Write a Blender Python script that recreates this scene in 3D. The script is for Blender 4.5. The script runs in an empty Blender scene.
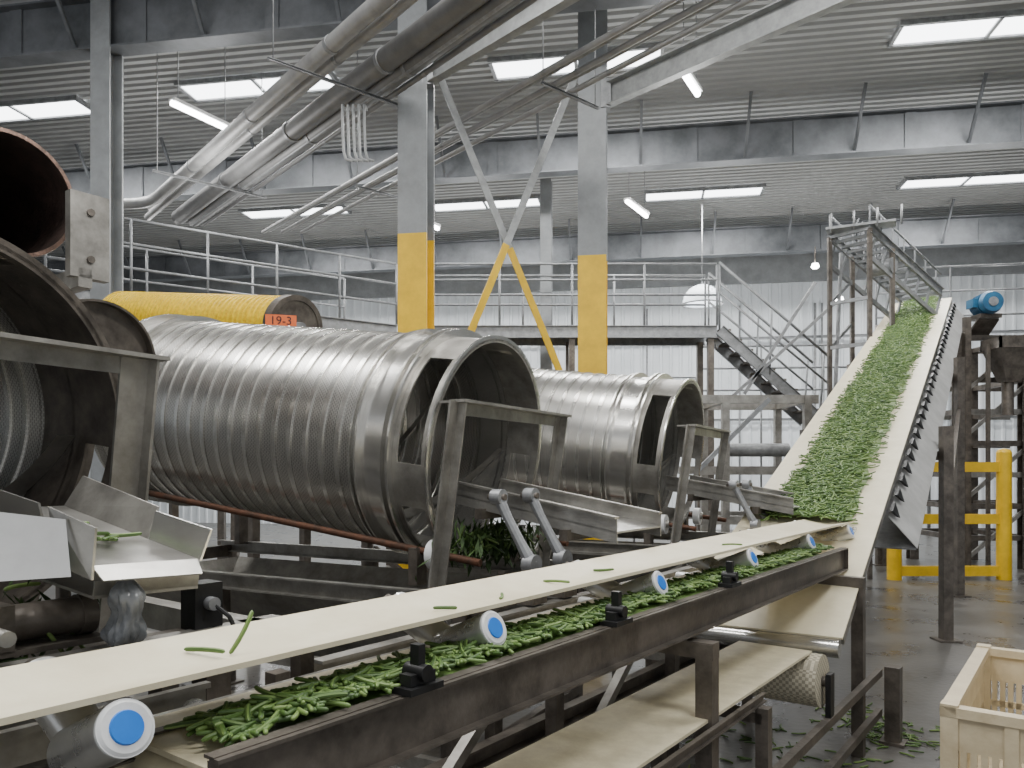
import bpy, math, random
import numpy as np
from mathutils import Vector, Matrix
random.seed(7)
col = bpy.context.scene.collection

# ------------------------------------------------------------------ frames
PL = Matrix.Rotation(-math.atan2(.6,.8),4,'Z')      # plant frame: x=t (across), y=s (along the sorting belts)
BD = Matrix.Rotation(math.radians(-9.5),4,'Z')      # building frame
ID = Matrix()
DANG = math.radians(-27.4)                          # heading of the rotary drums
def face(s0):                                       # centre of a drum's discharge face (world x,y)
    v=PL@Vector((-3.12,s0,0)); return Vector((v.x+(.07 if s0>2 else 0),v.y,0))
def DF(s0): return Matrix.Translation(face(s0))@Matrix.Rotation(DANG,4,'Z')@Matrix.Translation((3.12,-s0,0))

# ------------------------------------------------------------------ geometry builder
class G:
    def __init__(s): s.v=[]; s.f=[]; s.sm=[]
    def add(s,vs,fs,smooth=False):
        o=len(s.v); s.v+=[Vector(v) for v in vs]; s.f+=[[i+o for i in f] for f in fs]; s.sm+=[smooth]*len(fs); return s
    def box(s,a,b):
        x0,y0,z0=a; x1,y1,z1=b
        return s.add([(x0,y0,z0),(x1,y0,z0),(x1,y1,z0),(x0,y1,z0),(x0,y0,z1),(x1,y0,z1),(x1,y1,z1),(x0,y1,z1)],
          [(0,3,2,1),(4,5,6,7),(0,1,5,4),(1,2,6,5),(2,3,7,6),(3,0,4,7)])
    def prof(s,p0,p1,poly,up=(0,0,1)):
        p0=Vector(p0);p1=Vector(p1);d=(p1-p0).normalized();up=Vector(up)
        if abs(d.dot(up.normalized()))>.98: up=Vector((0,1,0))
        side=d.cross(up).normalized(); u=side.cross(d)
        n=len(poly)
        vs=[p0+side*a+u*b for a,b in poly]+[p1+side*a+u*b for a,b in poly]
        fs=[(i,(i+1)%n,n+(i+1)%n,n+i) for i in range(n)]+[tuple(range(n))[::-1],tuple(range(n,2*n))]
        return s.add(vs,fs)
    def beam(s,p0,p1,w,h,up=(0,0,1)):
        return s.prof(p0,p1,[(-w/2,-h/2),(w/2,-h/2),(w/2,h/2),(-w/2,h/2)],up)
    def ibeam(s,p0,p1,w,h,t=.02,up=(0,0,1)):
        W=w/2;H=h/2;q=t/2
        return s.prof(p0,p1,[(-W,-H),(W,-H),(W,-H+t),(q,-H+t),(q,H-t),(W,H-t),(W,H),(-W,H),(-W,H-t),(-q,H-t),(-q,-H+t),(-W,-H+t)],up)
    def chan(s,p0,p1,w,h,t=.012,up=(0,0,1),flip=1):
        H=h/2;w=w*flip;t2=t*flip
        return s.prof(p0,p1,[(0,-H),(w,-H),(w,-H+t),(t2,-H+t),(t2,H-t),(w,H-t),(w,H),(0,H)],up)
    def ang(s,p0,p1,w,h,t=.01,up=(0,0,1)):
        return s.prof(p0,p1,[(0,0),(w,0),(w,t*(1 if h>0 else -1)),(t*(1 if w>0 else -1),t*(1 if h>0 else -1)),(t*(1 if w>0 else -1),h),(0,h)],up)
    def cyl(s,p0,p1,r,r1=None,n=18,cap=True):
        p0=Vector(p0);p1=Vector(p1);d=(p1-p0).normalized();r1=r if r1 is None else r1
        a=Vector((0,0,1)) if abs(d.z)<.9 else Vector((1,0,0))
        e=d.cross(a).normalized();g=d.cross(e)
        vs=[]
        for p,R in((p0,r),(p1,r1)):
            for i in range(n):
                t=2*math.pi*i/n; vs.append(p+e*math.cos(t)*R+g*math.sin(t)*R)
        s.add(vs,[(i,(i+1)%n,n+(i+1)%n,n+i) for i in range(n)],True)
        if cap:
            s.add(vs[:n],[tuple(range(n))]); s.add(vs[n:],[tuple(range(n))])
        return s
    def tube(s,path,r,n=8):
        P=[Vector(p) for p in path]; N=len(P); vs=[]; e=None
        for i,p in enumerate(P):
            d=(P[min(i+1,N-1)]-P[max(i-1,0)]).normalized()
            if e is None:
                a=Vector((0,0,1)) if abs(d.z)<.9 else Vector((1,0,0)); e=d.cross(a).normalized()
            e=(e-d*e.dot(d)).normalized(); g=d.cross(e)
            R=r[i] if isinstance(r,(list,tuple)) else r
            for k in range(n):
                t=2*math.pi*k/n; vs.append(p+e*math.cos(t)*R+g*math.sin(t)*R)
        fs=[]
        for i in range(N-1):
            for k in range(n):
                k2=(k+1)%n; fs.append((i*n+k,i*n+k2,(i+1)*n+k2,(i+1)*n+k))
        s.add(vs,fs,True)
        s.add(vs[:n],[tuple(range(n))]); s.add(vs[-n:],[tuple(range(n))]); return s
    def lathe(s,prof,n=64,closed=True,c=(0,0,0),smooth=False):
        m=len(prof); vs=[]
        for i in range(n):
            t=2*math.pi*i/n
            for x,r in prof: vs.append((c[0]+x,c[1]+r*math.sin(t),c[2]+r*math.cos(t)))
        fs=[]
        for i in range(n):
            j=(i+1)%n
            for k in range(m if closed else m-1):
                k2=(k+1)%m; fs.append((i*m+k,i*m+k2,j*m+k2,j*m+k))
        return s.add(vs,fs,smooth)
    def arc(s,x0,x1,r0,r1,a0,a1,n=8):      # curved plate between two angles about local x
        vs=[]
        for i in range(n+1):
            t=a0+(a1-a0)*i/n
            for x,r in((x0,r0),(x1,r0),(x1,r1),(x0,r1)): vs.append((x,r*math.sin(t),r*math.cos(t)))
        fs=[(0,1,2,3),(4*n+3,4*n+2,4*n+1,4*n)]
        for i in range(n):
            for k in range(4): fs.append((4*i+k,4*i+(k+1)%4,4*i+4+(k+1)%4,4*i+4+k))
        return s.add(vs,fs,True)

import bmesh
def mk(name,g,mat,shift,recalc=True):
    me=bpy.data.meshes.new(name)
    me.from_pydata([tuple(v-shift) for v in g.v],[],g.f)
    me.polygons.foreach_set('use_smooth',g.sm)
    if recalc:
        bm=bmesh.new(); bm.from_mesh(me)
        if len(g.v)<20000: bmesh.ops.remove_doubles(bm,verts=bm.verts,dist=1e-5)
        bmesh.ops.recalc_face_normals(bm,faces=bm.faces)
        for e in bm.edges:
            if len(e.link_faces)==2 and e.calc_face_angle(0)>.6: e.smooth=False
        bm.to_mesh(me); bm.free()
    me.materials.append(mat)
    o=bpy.data.objects.new(name,me); col.objects.link(o); return o

def P(name,g,mat,label=None,kids=()): return (name,g,mat,label,kids)

def thing(name,label,cat,parts,M=ID,group=None,kind=None,recentre=True):
    allv=[]
    def coll(ps):
        for p in ps:
            allv.extend(p[1].v); coll(p[4])
    coll(parts)
    if recentre:
        a=np.array([tuple(v) for v in allv]); lo=a.min(0); hi=a.max(0)
        sh=Vector(((lo[0]+hi[0])/2,(lo[1]+hi[1])/2,lo[2]))
    else: sh=Vector((0,0,0))
    MM=M@Matrix.Translation(sh)
    if len(parts)==1 and not parts[0][4]:
        root=mk(name,parts[0][1],parts[0][2],sh)
    else:
        root=bpy.data.objects.new(name,None); root.empty_display_size=.1; col.objects.link(root)
        def go(ps,par):
            for n,g,m,l,k in ps:
                o=mk(n,g,m,sh); o.parent=par
                if l: o['label']=l
                go(k,o)
        go(parts,root)
    root.matrix_world=MM
    if kind=='structure': root['kind']='structure'; root['label']=label
    else:
        root['label']=label; root['category']=cat
        if group: root['group']=group
        if kind: root['kind']=kind
    return root

# ------------------------------------------------------------------ materials
def mat(name,c1,c2=None,metal=0,rough=.5,scale=3.,bump=0.,bscale=30.,rvar=.12,emis=None,es=0,detail=6):
    m=bpy.data.materials.new(name); m.use_nodes=True; nt=m.node_tree; b=nt.nodes['Principled BSDF']
    b.inputs['Metallic'].default_value=metal; b.inputs['Roughness'].default_value=rough
    c2=c2 or tuple(x*.75 for x in c1)
    tc=nt.nodes.new('ShaderNodeTexCoord'); nz=nt.nodes.new('ShaderNodeTexNoise')
    nz.inputs['Scale'].default_value=scale; nz.inputs['Detail'].default_value=detail; nz.inputs['Roughness'].default_value=.65
    nt.links.new(tc.outputs['Object'],nz.inputs['Vector'])
    cr=nt.nodes.new('ShaderNodeValToRGB'); cr.color_ramp.elements[0].position=.35; cr.color_ramp.elements[1].position=.65
    cr.color_ramp.elements[0].color=(*c2,1); cr.color_ramp.elements[1].color=(*c1,1)
    nt.links.new(nz.outputs['Fac'],cr.inputs['Fac']); nt.links.new(cr.outputs['Color'],b.inputs['Base Color'])
    mr=nt.nodes.new('ShaderNodeMapRange'); mr.inputs['To Min'].default_value=max(.03,rough-rvar); mr.inputs['To Max'].default_value=min(1,rough+rvar)
    nt.links.new(nz.outputs['Fac'],mr.inputs['Value']); nt.links.new(mr.outputs['Result'],b.inputs['Roughness'])
    if bump:
        n2=nt.nodes.new('ShaderNodeTexNoise'); n2.inputs['Scale'].default_value=bscale
        nt.links.new(tc.outputs['Object'],n2.inputs['Vector'])
        bp=nt.nodes.new('ShaderNodeBump'); bp.inputs['Strength'].default_value=bump; bp.inputs['Distance'].default_value=.01
        nt.links.new(n2.outputs['Fac'],bp.inputs['Height']); nt.links.new(bp.outputs['Normal'],b.inputs['Normal'])
    if emis:
        b.inputs['Emission Color'].default_value=(*emis,1); b.inputs['Emission Strength'].default_value=es
    return m
stain=mat('stainless',(.72,.71,.68),(.58,.57,.54),.9,.24,2.5,0,rvar=.06)
pan=mat('worn_stainless_sheet',(.50,.49,.46),(.29,.28,.26),.8,.33,5,0,rvar=.1)
roll=mat('polished_roller',(.76,.76,.74),(.58,.58,.56),.75,.28,6,rvar=.06)
stainD=mat('stainless_dull',(.40,.385,.35),(.21,.20,.18),.7,.42,5,.06,40)
galv=mat('galvanised',(.34,.35,.355),(.21,.215,.22),.45,.5,8,.05,40)
rail=mat('railing_grey',(.30,.31,.32),(.20,.21,.215),.3,.5,8)
brs=mat('brace_grey',(.38,.39,.39),(.27,.28,.28),.2,.5,8)
dark=mat('dark_steel',(.17,.148,.125),(.075,.065,.055),.45,.42,7,.15,50)
black=mat('black_iron',(.02,.02,.021),(.008,.008,.008),.3,.45,9,.1,40)
rust=mat('rusty_steel',(.16,.072,.042),(.065,.038,.026),.5,.6,12,.2,60)
greyp=mat('grey_paint',(.29,.305,.315),(.21,.22,.225),.1,.5,3,.05,30)
yel=mat('yellow_paint',(.85,.54,.01),(.68,.42,.01),0,.45,4,.05,30)
yelb=mat('yellow_screen',(.92,.64,.0),(.62,.40,.0),0,.5,25,.9,70)
belt=mat('cream_belt',(.78,.715,.53),(.67,.60,.42),0,.42,5,.08,80)
beltw=mat('cream_belt_worn',(.70,.64,.46),(.55,.49,.34),0,.5,9,.15,80)
white=mat('white_plastic',(.80,.81,.81),None,0,.35,5)
hubm=mat('cast_zinc',(.36,.37,.38),(.22,.22,.23),.6,.45,9,.1,50)
blue=mat('blue_plastic',(.02,.20,.72),(.02,.17,.62),0,.35,5)
bluem=mat('blue_motor_paint',(.03,.14,.26),(.02,.08,.16),.1,.4,6)
beige=mat('bin_plastic',(.62,.53,.36),(.50,.41,.26),0,.5,7,.1,50)
greenm=mat('leaf_trash',(.05,.10,.02),(.02,.04,.012),0,.7,20)
orange=mat('orange_sign',(.85,.16,.03),None,0,.5,5)
pipew=mat('pipe_pale',(.36,.36,.355),(.26,.26,.26),.2,.5,3)
pipeg=mat('pipe_insulated',(.21,.21,.21),(.15,.15,.15),.3,.5,3,.1,15)
girder=mat('girder_galvanised',(.19,.20,.215),(.10,.108,.115),.35,.5,1.6,.05,30)
clothm=mat('plastic_wrap',(.20,.21,.22),(.10,.105,.11),0,.25,9,.4,25)
panelm=mat('light_panel',(.9,.95,1),None,0,.4,1,emis=(.95,.98,1),es=7)
tubem=mat('led_tube',(1,1,1),None,0,.4,1,emis=(1,1,1),es=20)
wallm=mat('white_sheet_wall',(.76,.80,.83),(.64,.68,.71),.0,.45,.8)
ceilm=mat('roof_sheet',(.36,.365,.36),(.30,.305,.30),.1,.5,.5)
floorm=mat('wet_concrete',(.14,.135,.125),(.06,.056,.052),0,.32,1.3,.25,18,rvar=.25,detail=10)

def drum_mat():
    m=mat('drum_screen',(.64,.63,.60),(.50,.49,.465),.88,.30,2.5,rvar=.06)
    nt=m.node_tree; b=nt.nodes['Principled BSDF']
    tc=nt.nodes.new('ShaderNodeTexCoord'); sp=nt.nodes.new('ShaderNodeSeparateXYZ'); nt.links.new(tc.outputs['Object'],sp.inputs[0])
    at=nt.nodes.new('ShaderNodeMath'); at.operation='ARCTAN2'; nt.links.new(sp.outputs['Y'],at.inputs[0]); nt.links.new(sp.outputs['Z'],at.inputs[1])
    mu=nt.nodes.new('ShaderNodeMath'); mu.operation='MULTIPLY'; mu.inputs[1].default_value=.7; nt.links.new(at.outputs[0],mu.inputs[0])
    cb=nt.nodes.new('ShaderNodeCombineXYZ'); nt.links.new(mu.outputs[0],cb.inputs['X']); nt.links.new(sp.outputs['X'],cb.inputs['Y'])
    br=nt.nodes.new('ShaderNodeTexBrick'); nt.links.new(cb.outputs[0],br.inputs['Vector'])
    br.inputs['Scale'].default_value=1; br.inputs['Brick Width'].default_value=.024; br.inputs['Row Height'].default_value=.014
    br.inputs['Mortar Size'].default_value=.0042; br.inputs['Mortar Smooth'].default_value=.2
    br.inputs['Color1'].default_value=(.22,.22,.21,1); br.inputs['Color2'].default_value=(.34,.34,.33,1); br.inputs['Mortar'].default_value=(1,1,1,1)
    cr=[n for n in nt.nodes if n.type=='VALTORGB'][0]
    mx=nt.nodes.new('ShaderNodeMix'); mx.data_type='RGBA'; mx.blend_type='MULTIPLY'; mx.inputs[0].default_value=.72
    nt.links.new(cr.outputs['Color'],mx.inputs[6]); nt.links.new(br.outputs['Color'],mx.inputs[7]); nt.links.new(mx.outputs[2],b.inputs['Base Color'])
    return m
drumm=drum_mat()
def bean_mat():
    m=bpy.data.materials.new('green_bean_skin'); m.use_nodes=True; nt=m.node_tree; b=nt.nodes['Principled BSDF']
    b.inputs['Roughness'].default_value=.5
    ge=nt.nodes.new('ShaderNodeNewGeometry'); oi=nt.nodes.new('ShaderNodeObjectInfo')
    ad=nt.nodes.new('ShaderNodeMath'); ad.operation='ADD'; nt.links.new(ge.outputs['Random Per Island'],ad.inputs[0]); nt.links.new(oi.outputs['Random'],ad.inputs[1])
    fr=nt.nodes.new('ShaderNodeMath'); fr.operation='FRACT'; nt.links.new(ad.outputs[0],fr.inputs[0])
    cr=nt.nodes.new('ShaderNodeValToRGB'); e=cr.color_ramp.elements
    e[0].color=(.035,.078,.014,1); e[1].color=(.18,.265,.075,1)
    x=e.new(.5); x.color=(.085,.16,.032,1)
    nt.links.new(fr.outputs[0],cr.inputs['Fac']); nt.links.new(cr.outputs['Color'],b.inputs['Base Color'])
    return m
beanm=bean_mat()
def lag_mat():
    m=mat('pulley_lagging',(.50,.45,.33),(.25,.22,.16),0,.6,10)
    nt=m.node_tree;b=nt.nodes['Principled BSDF']
    tc=nt.nodes.new('ShaderNodeTexCoord'); ck=nt.nodes.new('ShaderNodeTexChecker'); ck.inputs['Scale'].default_value=55
    ck.inputs['Color1'].default_value=(.60,.55,.42,1); ck.inputs['Color2'].default_value=(.34,.31,.23,1)
    nt.links.new(tc.outputs['Object'],ck.inputs['Vector']); nt.links.new(ck.outputs['Color'],b.inputs['Base Color'])
    bp=nt.nodes.new('ShaderNodeBump'); bp.inputs['Strength'].default_value=.9; bp.inputs['Distance'].default_value=.01
    nt.links.new(ck.outputs['Fac'],bp.inputs['Height']); nt.links.new(bp.outputs['Normal'],b.inputs['Normal']); return m
lagm=lag_mat()

# ------------------------------------------------------------------ room shell
g=G(); g.box((-26,-6,-.1),(26,25,0)); thing('floor','dark wet concrete floor','floor',[P('floor',g,floorm)],BD,kind='structure')
CZ=8.95
g=G(); pts=[]; y=-6.
while y<24.9:
    pts+=[(y,CZ),(y+.09,CZ),(y+.11,CZ+.05),(y+.18,CZ+.05)]; y+=.20
pts.append((y,CZ))
vs=[];fs=[]
for (yy,z) in pts: vs+=[(-26,yy,z),(26,yy,z)]
for i in range(len(pts)-1): fs.append((2*i,2*i+1,2*i+3,2*i+2))
g.add(vs,fs); thing('ceiling','finely ribbed grey metal roof deck','ceiling',[P('ceiling',g,ceilm)],BD,kind='structure')
def ribwall(nm,a0,a1,b,axis):
    g=G(); pts=[]; x=a0
    while x<a1:
        pts+=[(x,0),(x+.18,0),(x+.21,-.04),(x+.27,-.04)]; x+=.30
    pts.append((x,0)); vs=[];fs=[]
    for x,o in pts:
        if axis=='y': vs+=[(x,b+o,0),(x,b+o,CZ+.05)]
        else: vs+=[(b+o,x,0),(b+o,x,CZ+.05)]
    for i in range(len(pts)-1): fs.append((2*i,2*i+1,2*i+3,2*i+2))
    g.add(vs,fs); thing(nm,'white ribbed sheet metal wall','wall',[P(nm,g,wallm)],BD,kind='structure')
ribwall('wall_back',-26,26,24.7,'y'); ribwall('wall_left',-6,24.7,-25.5,'x'); ribwall('wall_right',-6,24.7,25.5,'x')

for b in (9.9,15.5,22.3):
    gi=G(); gi.ibeam((-25,b,8.27),(25,b,8.27),.28,.76,.03)
    br=[]
    for a in range(-20,21,2):
        q=G(); q.beam((a,b-.03,7.92),(a+.02,b-.75,8.9),.05,.05); br.append(P('fly_brace',q,girder))
        q=G(); q.beam((a+1,b-.035,7.9),(a+1,b-.035,8.64),.2,.012,up=(0,1,0)); br.append(P('stiffener',q,girder))
    thing('roof_girder','long grey galvanised steel roof girder with braces','girder',[P('web_beam',gi,girder)]+br,BD,group='roof girders')
g=G(); g.box((-25,24.45,7.6),(25,24.6,8.9)); thing('trim_1','grey insulated band along the top of the wall','trim',[P('trim_1',g,greyp)],BD,kind='structure')
for zz in (5.9,3.4):
    g=G(); g.chan((-25,24.5,zz),(25,24.5,zz),.05,.08); thing('wall_girt','thin grey steel girt across the white wall','beam',[P('wall_girt',g,greyp)],BD,group='wall girts')

def skylight(a,b,L=2.9,W=.62):
    f=G(); z=CZ-.06
    for y in(-W/2,W/2): f.box((a-L/2-.04,b+y-.03,z-.03),(a+L/2+.04,b+y+.03,z+.05))
    for x in(-L/2,0,L/2): f.box((a+x-.03,b-W/2,z-.03),(a+x+.03,b+W/2,z+.05))
    p1=G(); p1.box((a-L/2+.03,b-W/2+.03,z),(a-.03,b+W/2-.03,z+.03)); p2=G(); p2.box((a+.03,b-W/2+.03,z),(a+L/2-.03,b+W/2-.03,z+.03))
    thing('ceiling_light','bright white two-panel light in the roof deck','ceiling light',[P('frame',f,galv),P('diffuser',p1,panelm),P('diffuser',p2,panelm)],BD,group='roof light panels')
def b2(X,Y): v=BD.inverted()@Vector((X,Y,0)); return v.x,v.y
SK=((-9.6,15.0),(-4.6,14.0),(1.1,13.2),(7.6,12.1),(-5.9,20.9),(-.7,20.3),(4.85,19.5),(11.0,18.6))
for X,Y in SK+((13.2,11.2),):
    a,b=b2(X,Y); skylight(a,b)

def lamp(loc,e,sx,sy=None,typ='AREA',rot=(0,0,0),c=(1,.99,.97)):
    l=bpy.data.lights.new('panel_or_fill_light',typ); l.energy=e; l.color=c
    if typ=='AREA': l.shape='RECTANGLE'; l.size=sx; l.size_y=sy or sx
    else: l.shadow_soft_size=sx
    o=bpy.data.objects.new('panel_or_fill_light',l); o.location=loc; o.rotation_euler=rot; col.objects.link(o); return o
for X,Y in SK: lamp((X,Y,CZ-.15),350,3,.7)
for X,Y in((-6,6),(0,6.5),(6,5.5),(-3,1),(3.5,0)):
    lamp((X,Y,CZ-.2),370,3,.7)  # unseen fill added overhead near the camera, no fixtures modelled

def strip(p0,p1):
    p0=Vector(p0);p1=Vector(p1); h=G(); h.beam(p0+Vector((0,0,.05)),p1+Vector((0,0,.05)),.14,.05)
    t=G(); t.cyl(p0,p1,.045,n=12)
    ch=[]
    for k in(.1,.9):
        q=p0.lerp(p1,k); w=G(); w.cyl(q+Vector((0,0,.07)),(q.x,q.y,CZ),.008,n=6); ch.append(P('hanger_wire',w,galv))
    thing('strip_light','long glowing white tube light hung from the roof','strip light',[P('housing',h,white),P('tube',t,tubem)]+ch,ID,group='hanging strip lights')
strip((-5.14,11.6,7.45),(-4.6,12.55,7.45)); strip((2.35,10.64,7.45),(2.74,11.33,7.45)); strip((2.38,15.9,7.45),(2.95,16.85,7.45)); strip((-2.2,15.5,7.1),(-1.6,16.6,7.1))
for X,Y,Z,e in((-4.9,12.2,6.2,100),(2.6,11.6,6.2,100),(2.6,16.3,6.6,100),(6,7,6.0,120),(8,15,6.6,100),(-8,17,6.6,90),(0,2.5,5.0,150),(-1,20.3,5.2,260),(5.5,19.6,5.2,260),(11.5,18.5,5.2,260),(-7,21,5.2,200)):
    lamp((X,Y,Z),e,.35,typ='POINT')  # invisible fill points added to brighten roof and back wall; few sit by strip lights

def column(X,Y,w,zt,zy,lab):
    parts=[]
    if zy>0:
        a=G(); a.ibeam((0,0,0),(0,0,zy),w,w,.03,up=(0,1,0)); parts.append(P('painted_base',a,yel,'yellow painted lower shaft'))
    b=G(); b.ibeam((0,0,zy),(0,0,zt),w,w,.03,up=(0,1,0)); parts.append(P('shaft',b,greyp))
    bp=G(); bp.box((-w*.7,-w*.7,0),(w*.7,w*.7,.04)); parts.append(P('base_plate',bp,dark))
    thing('steel_column',lab,'column',parts,Matrix.Translation((X,Y,0))@BD)
column(-1.27,10.2,.39,8.95,5.0,'grey steel column with tall yellow painted base by the pipes')
column(1.165,11.06,.40,8.95,4.95,'grey steel column with yellow painted base carrying a channel beam')
column(-5.8,11.0,.30,8.95,0,'plain grey steel column beside the railing')
column(.75,16.75,.24,8.2,0,'thin grey steel column behind the walkway')

def sc(p): return Vector((p[0]*1.164,p[1]*1.164,1.95+(p[2]-1.95)*1.164))
def brace(p0,p1,zs):
    p0=Vector(p0);p1=Vector(p1);k=(p0.z-zs)/(p0.z-p1.z);m=p0.lerp(p1,k)
    a=G();a.beam(p0,m,.02,.10); b=G(); b.beam(m,p1,.02,.10)
    thing('cross_brace','flat diagonal brace, grey above and yellow below, between the columns','brace',[P('upper_bar',a,brs),P('painted_bar',b,yel,'yellow painted bar')],ID,group='column cross braces')
brace(sc((-.86,8.8,6.5)),sc((.59,9.4,3.1)),4.98); brace(sc((.80,9.4,6.8)),sc((-.52,8.85,3.4)),5.0)

gd=Vector((.69,-.724,0))
for p,L in((sc((-.90,8.68,6.40)),5.6),(sc((1.18,9.4,6.48)),7.6)):
    g=G(); g.chan(p,p+gd*L,.12,.34,.02); e=G(); e.box((p.x-.12,p.y-.12,p.z-.2),(p.x+.02,p.y+.02,p.z+.2))
    thing('channel_beam','galvanised overhead channel beam bolted to a column','beam',[P('channel',g,brs),P('end_plate',e,galv)],ID,group='overhead channel beams')

# ------------------------------------------------------------------ pipes
pd=Vector((.653,-.757,0))
def pipe(X,Y,z,r,y0,y1,m,lab,bend=None):
    p=Vector((X,Y,z)); a=p+pd*((Y-y0)/.757); b=p+pd*((Y-y1)/.757)
    path=[a,b]
    if bend:
        c=[a+Vector((-bend,0,0)),a+Vector((-.5,0,0))]
        for k in range(1,6):
            u=k/6; c.append((a+Vector((-.5,0,0)))*(1-u)**2+a*2*u*(1-u)+(a+pd*.5)*u*u)
        path=c+[a+pd*.5,b]
    g=G(); g.tube(path,r,14)
    rings=[]
    for k in range(1,5):
        q=a.lerp(b,k/5.); c=G(); c.cyl(q-pd*.03,q+pd*.03,r*1.1,n=14); rings.append(P('collar',c,galv))
    thing('overhead_pipe',lab,'pipe',[P('pipe_run',g,m)]+rings,ID,group='overhead pipes')
pipe(-2.55,10.6,6.95,.14,15.4,5.5,pipeg,'fat grey insulated overhead pipe')
pipe(-2.08,10.4,6.88,.11,15.4,5.5,pipeg,'grey insulated overhead pipe')
pipe(-3.00,10.5,7.02,.07,15.6,5.5,pipew,'pale grey straight overhead pipe')
pipe(-3.36,10.6,7.02,.10,14.8,5.5,pipew,'pale grey overhead pipe with an elbow',2.2)
pipe(-2.80,10.3,7.20,.04,15.6,5.5,pipew,'thin pale overhead pipe')
for i in range(3):
    pipe(-1.78+i*.12,10.0,6.80+.05*(i%2),(.03,.045,.035)[i%3],15.4,5.5,(galv,pipew,pipeg)[i%3],'thin overhead service pipe in a tight row')
for i in range(7):
    pipe(-.25+i*.13,9.9,6.66+.05*(i%3),(.035,.048,.03)[i%3],15.4,5.0,(pipew,galv,pipeg)[i%3],'thin overhead service pipe in a parallel bundle')
for Y in (13.0,9.6):
    for X0,w,z in((-2.75,1.9,6.72),(.12,1.0,6.58)):
        c=Vector((X0+(10.3-Y)*.863,Y,z)); s=Vector((.757,.653,0))
        bar=G(); bar.chan(c-s*w/2,c+s*w/2,.04,.035,.006)
        r1=G(); r1.cyl(c-s*w*.46,(c-s*w*.46)+Vector((0,0,CZ-z)),.008,n=6); r2=G(); r2.cyl(c+s*w*.46,(c+s*w*.46)+Vector((0,0,CZ-z)),.008,n=6)
        thing('pipe_hanger','trapeze hanger holding the overhead pipes','pipe hanger',[P('strut',bar,galv),P('rod',r1,galv),P('rod',r2,galv)],ID,group='pipe hangers')
for i in range(5):
    x=-2.18+i*.07; g=G(); g.tube([(x,10.05,6.62),(x,9.95,6.62),(x,9.87,6.60),(x+.01,9.82,6.50),(x+.015,9.8,6.4),(x+.03,9.8,5.98-.05*(i%2)),(x+.06,9.8,5.88),(x+.14,9.8,5.85)],.017,8)
    thing('drop_pipe','thin pale pipe dropping from the overhead run','pipe',[P('drop_pipe',g,brs)],ID,group='drop pipes')
for i,(a,z0,z1,r) in enumerate(((3.,0,6.9,.03),(5.2,0,6.9,.04),(5.4,0,6.9,.03),(8.4,0,6.9,.05),(9.,1,6.9,.03),(13,0,6.9,.05),(-3,0,6.9,.04),(0.2,0,6.9,.03))):
    g=G(); g.cyl((a,24.4,z0),(a,24.4,z1),r,n=8); thing('wall_conduit','thin grey conduit running up the white wall','conduit',[P('wall_conduit',g,galv)],BD,group='wall conduits')

# ------------------------------------------------------------------ walkways
def railing(pts,hs,step,label,r=.024,m=None,post_down=0):
    m=m or rail
    pts=[Vector(p) for p in pts]; parts=[]
    for h in hs:
        g=G(); g.tube([p+Vector((0,0,h)) for p in pts],r,8); parts.append(P('rail',g,m))
    for a,b in zip(pts[:-1],pts[1:]):
        n=max(1,int(round((b-a).length/step)))
        for i in range(n+1):
            q=a.lerp(b,i/n); g=G(); g.cyl(q-Vector((0,0,post_down)),q+Vector((0,0,max(hs))),r,n=8); parts.append(P('post',g,m))
    thing('guard_railing',label,'railing',parts,ID)
DZ=4.79
def deck(a,b,w,label):
    a=Vector(a);b=Vector(b);d=(b-a).normalized();n=Vector((-d.y,d.x,0))
    c=a+n*w/2;e=b+n*w/2
    top=G(); top.beam(c+Vector((0,0,-.03)),e+Vector((0,0,-.03)),w,.05)
    s1=G(); s1.chan(a+Vector((0,0,-.14)),b+Vector((0,0,-.14)),.06,.24); s2=G(); s2.chan(a+n*w+Vector((0,0,-.14)),b+n*w+Vector((0,0,-.14)),.06,.24)
    legs=[]
    for k in(.02,.5,.98):
        for o in(0.06,w-.06):
            q=a.lerp(b,k)+n*o; g=G(); g.beam((q.x,q.y,0),(q.x,q.y,a.z-.2),.12,.12); legs.append(P('leg',g,dark))
    thing('raised_walkway',label,'walkway',[P('deck',top,dark),P('side_channel',s1,galv),P('side_channel',s2,galv)]+legs)
deck((-1.7,15.36,DZ),(4.1,15.36,DZ),1.0,'raised steel walkway in front of the white wall')
deck((-7.4,11.7,DZ),(-2.3,15.3,DZ),1.0,'raised steel walkway above the drums')
railing([(-1.7,15.36,DZ),(4.1,15.36,DZ)],(.6,.9,1.22),1.4,'grey pipe railing along the raised walkway')
railing([(-1.7,16.3,DZ),(4.1,16.3,DZ)],(.6,1.22),1.9,'grey pipe railing on the far side of the walkway')
railing([(-7.2,11.85,DZ),(-2.3,15.3,DZ)],(.4,.8,1.2),1.3,'grey pipe railing above the yellow drum')
railing([(-8.4,13.2,DZ),(-3.6,16.5,DZ)],(.6,1.2),1.8,'grey pipe railing on the far side')
railing([(8.3,17.5,5.3),(14.5,16.5,5.3)],(.05,.6,1.15),1.6,'grey pipe railing of a high platform',post_down=.2)
railing([(4.3,17.6,3.6),(8.4,17.2,3.6)],(.1,.6,1.1),1.4,'grey pipe railing of a lower platform',post_down=3.6)
railing([(-1.4,19.0,3.0),(4.4,18.4,3.0)],(.1,.6,1.1),1.4,'grey pipe railing of a low platform by the wall',post_down=3.0)
parts=[]
p0=Vector((4.15,15.36,DZ));p1=Vector((6.15,15.36,3.0))
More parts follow.
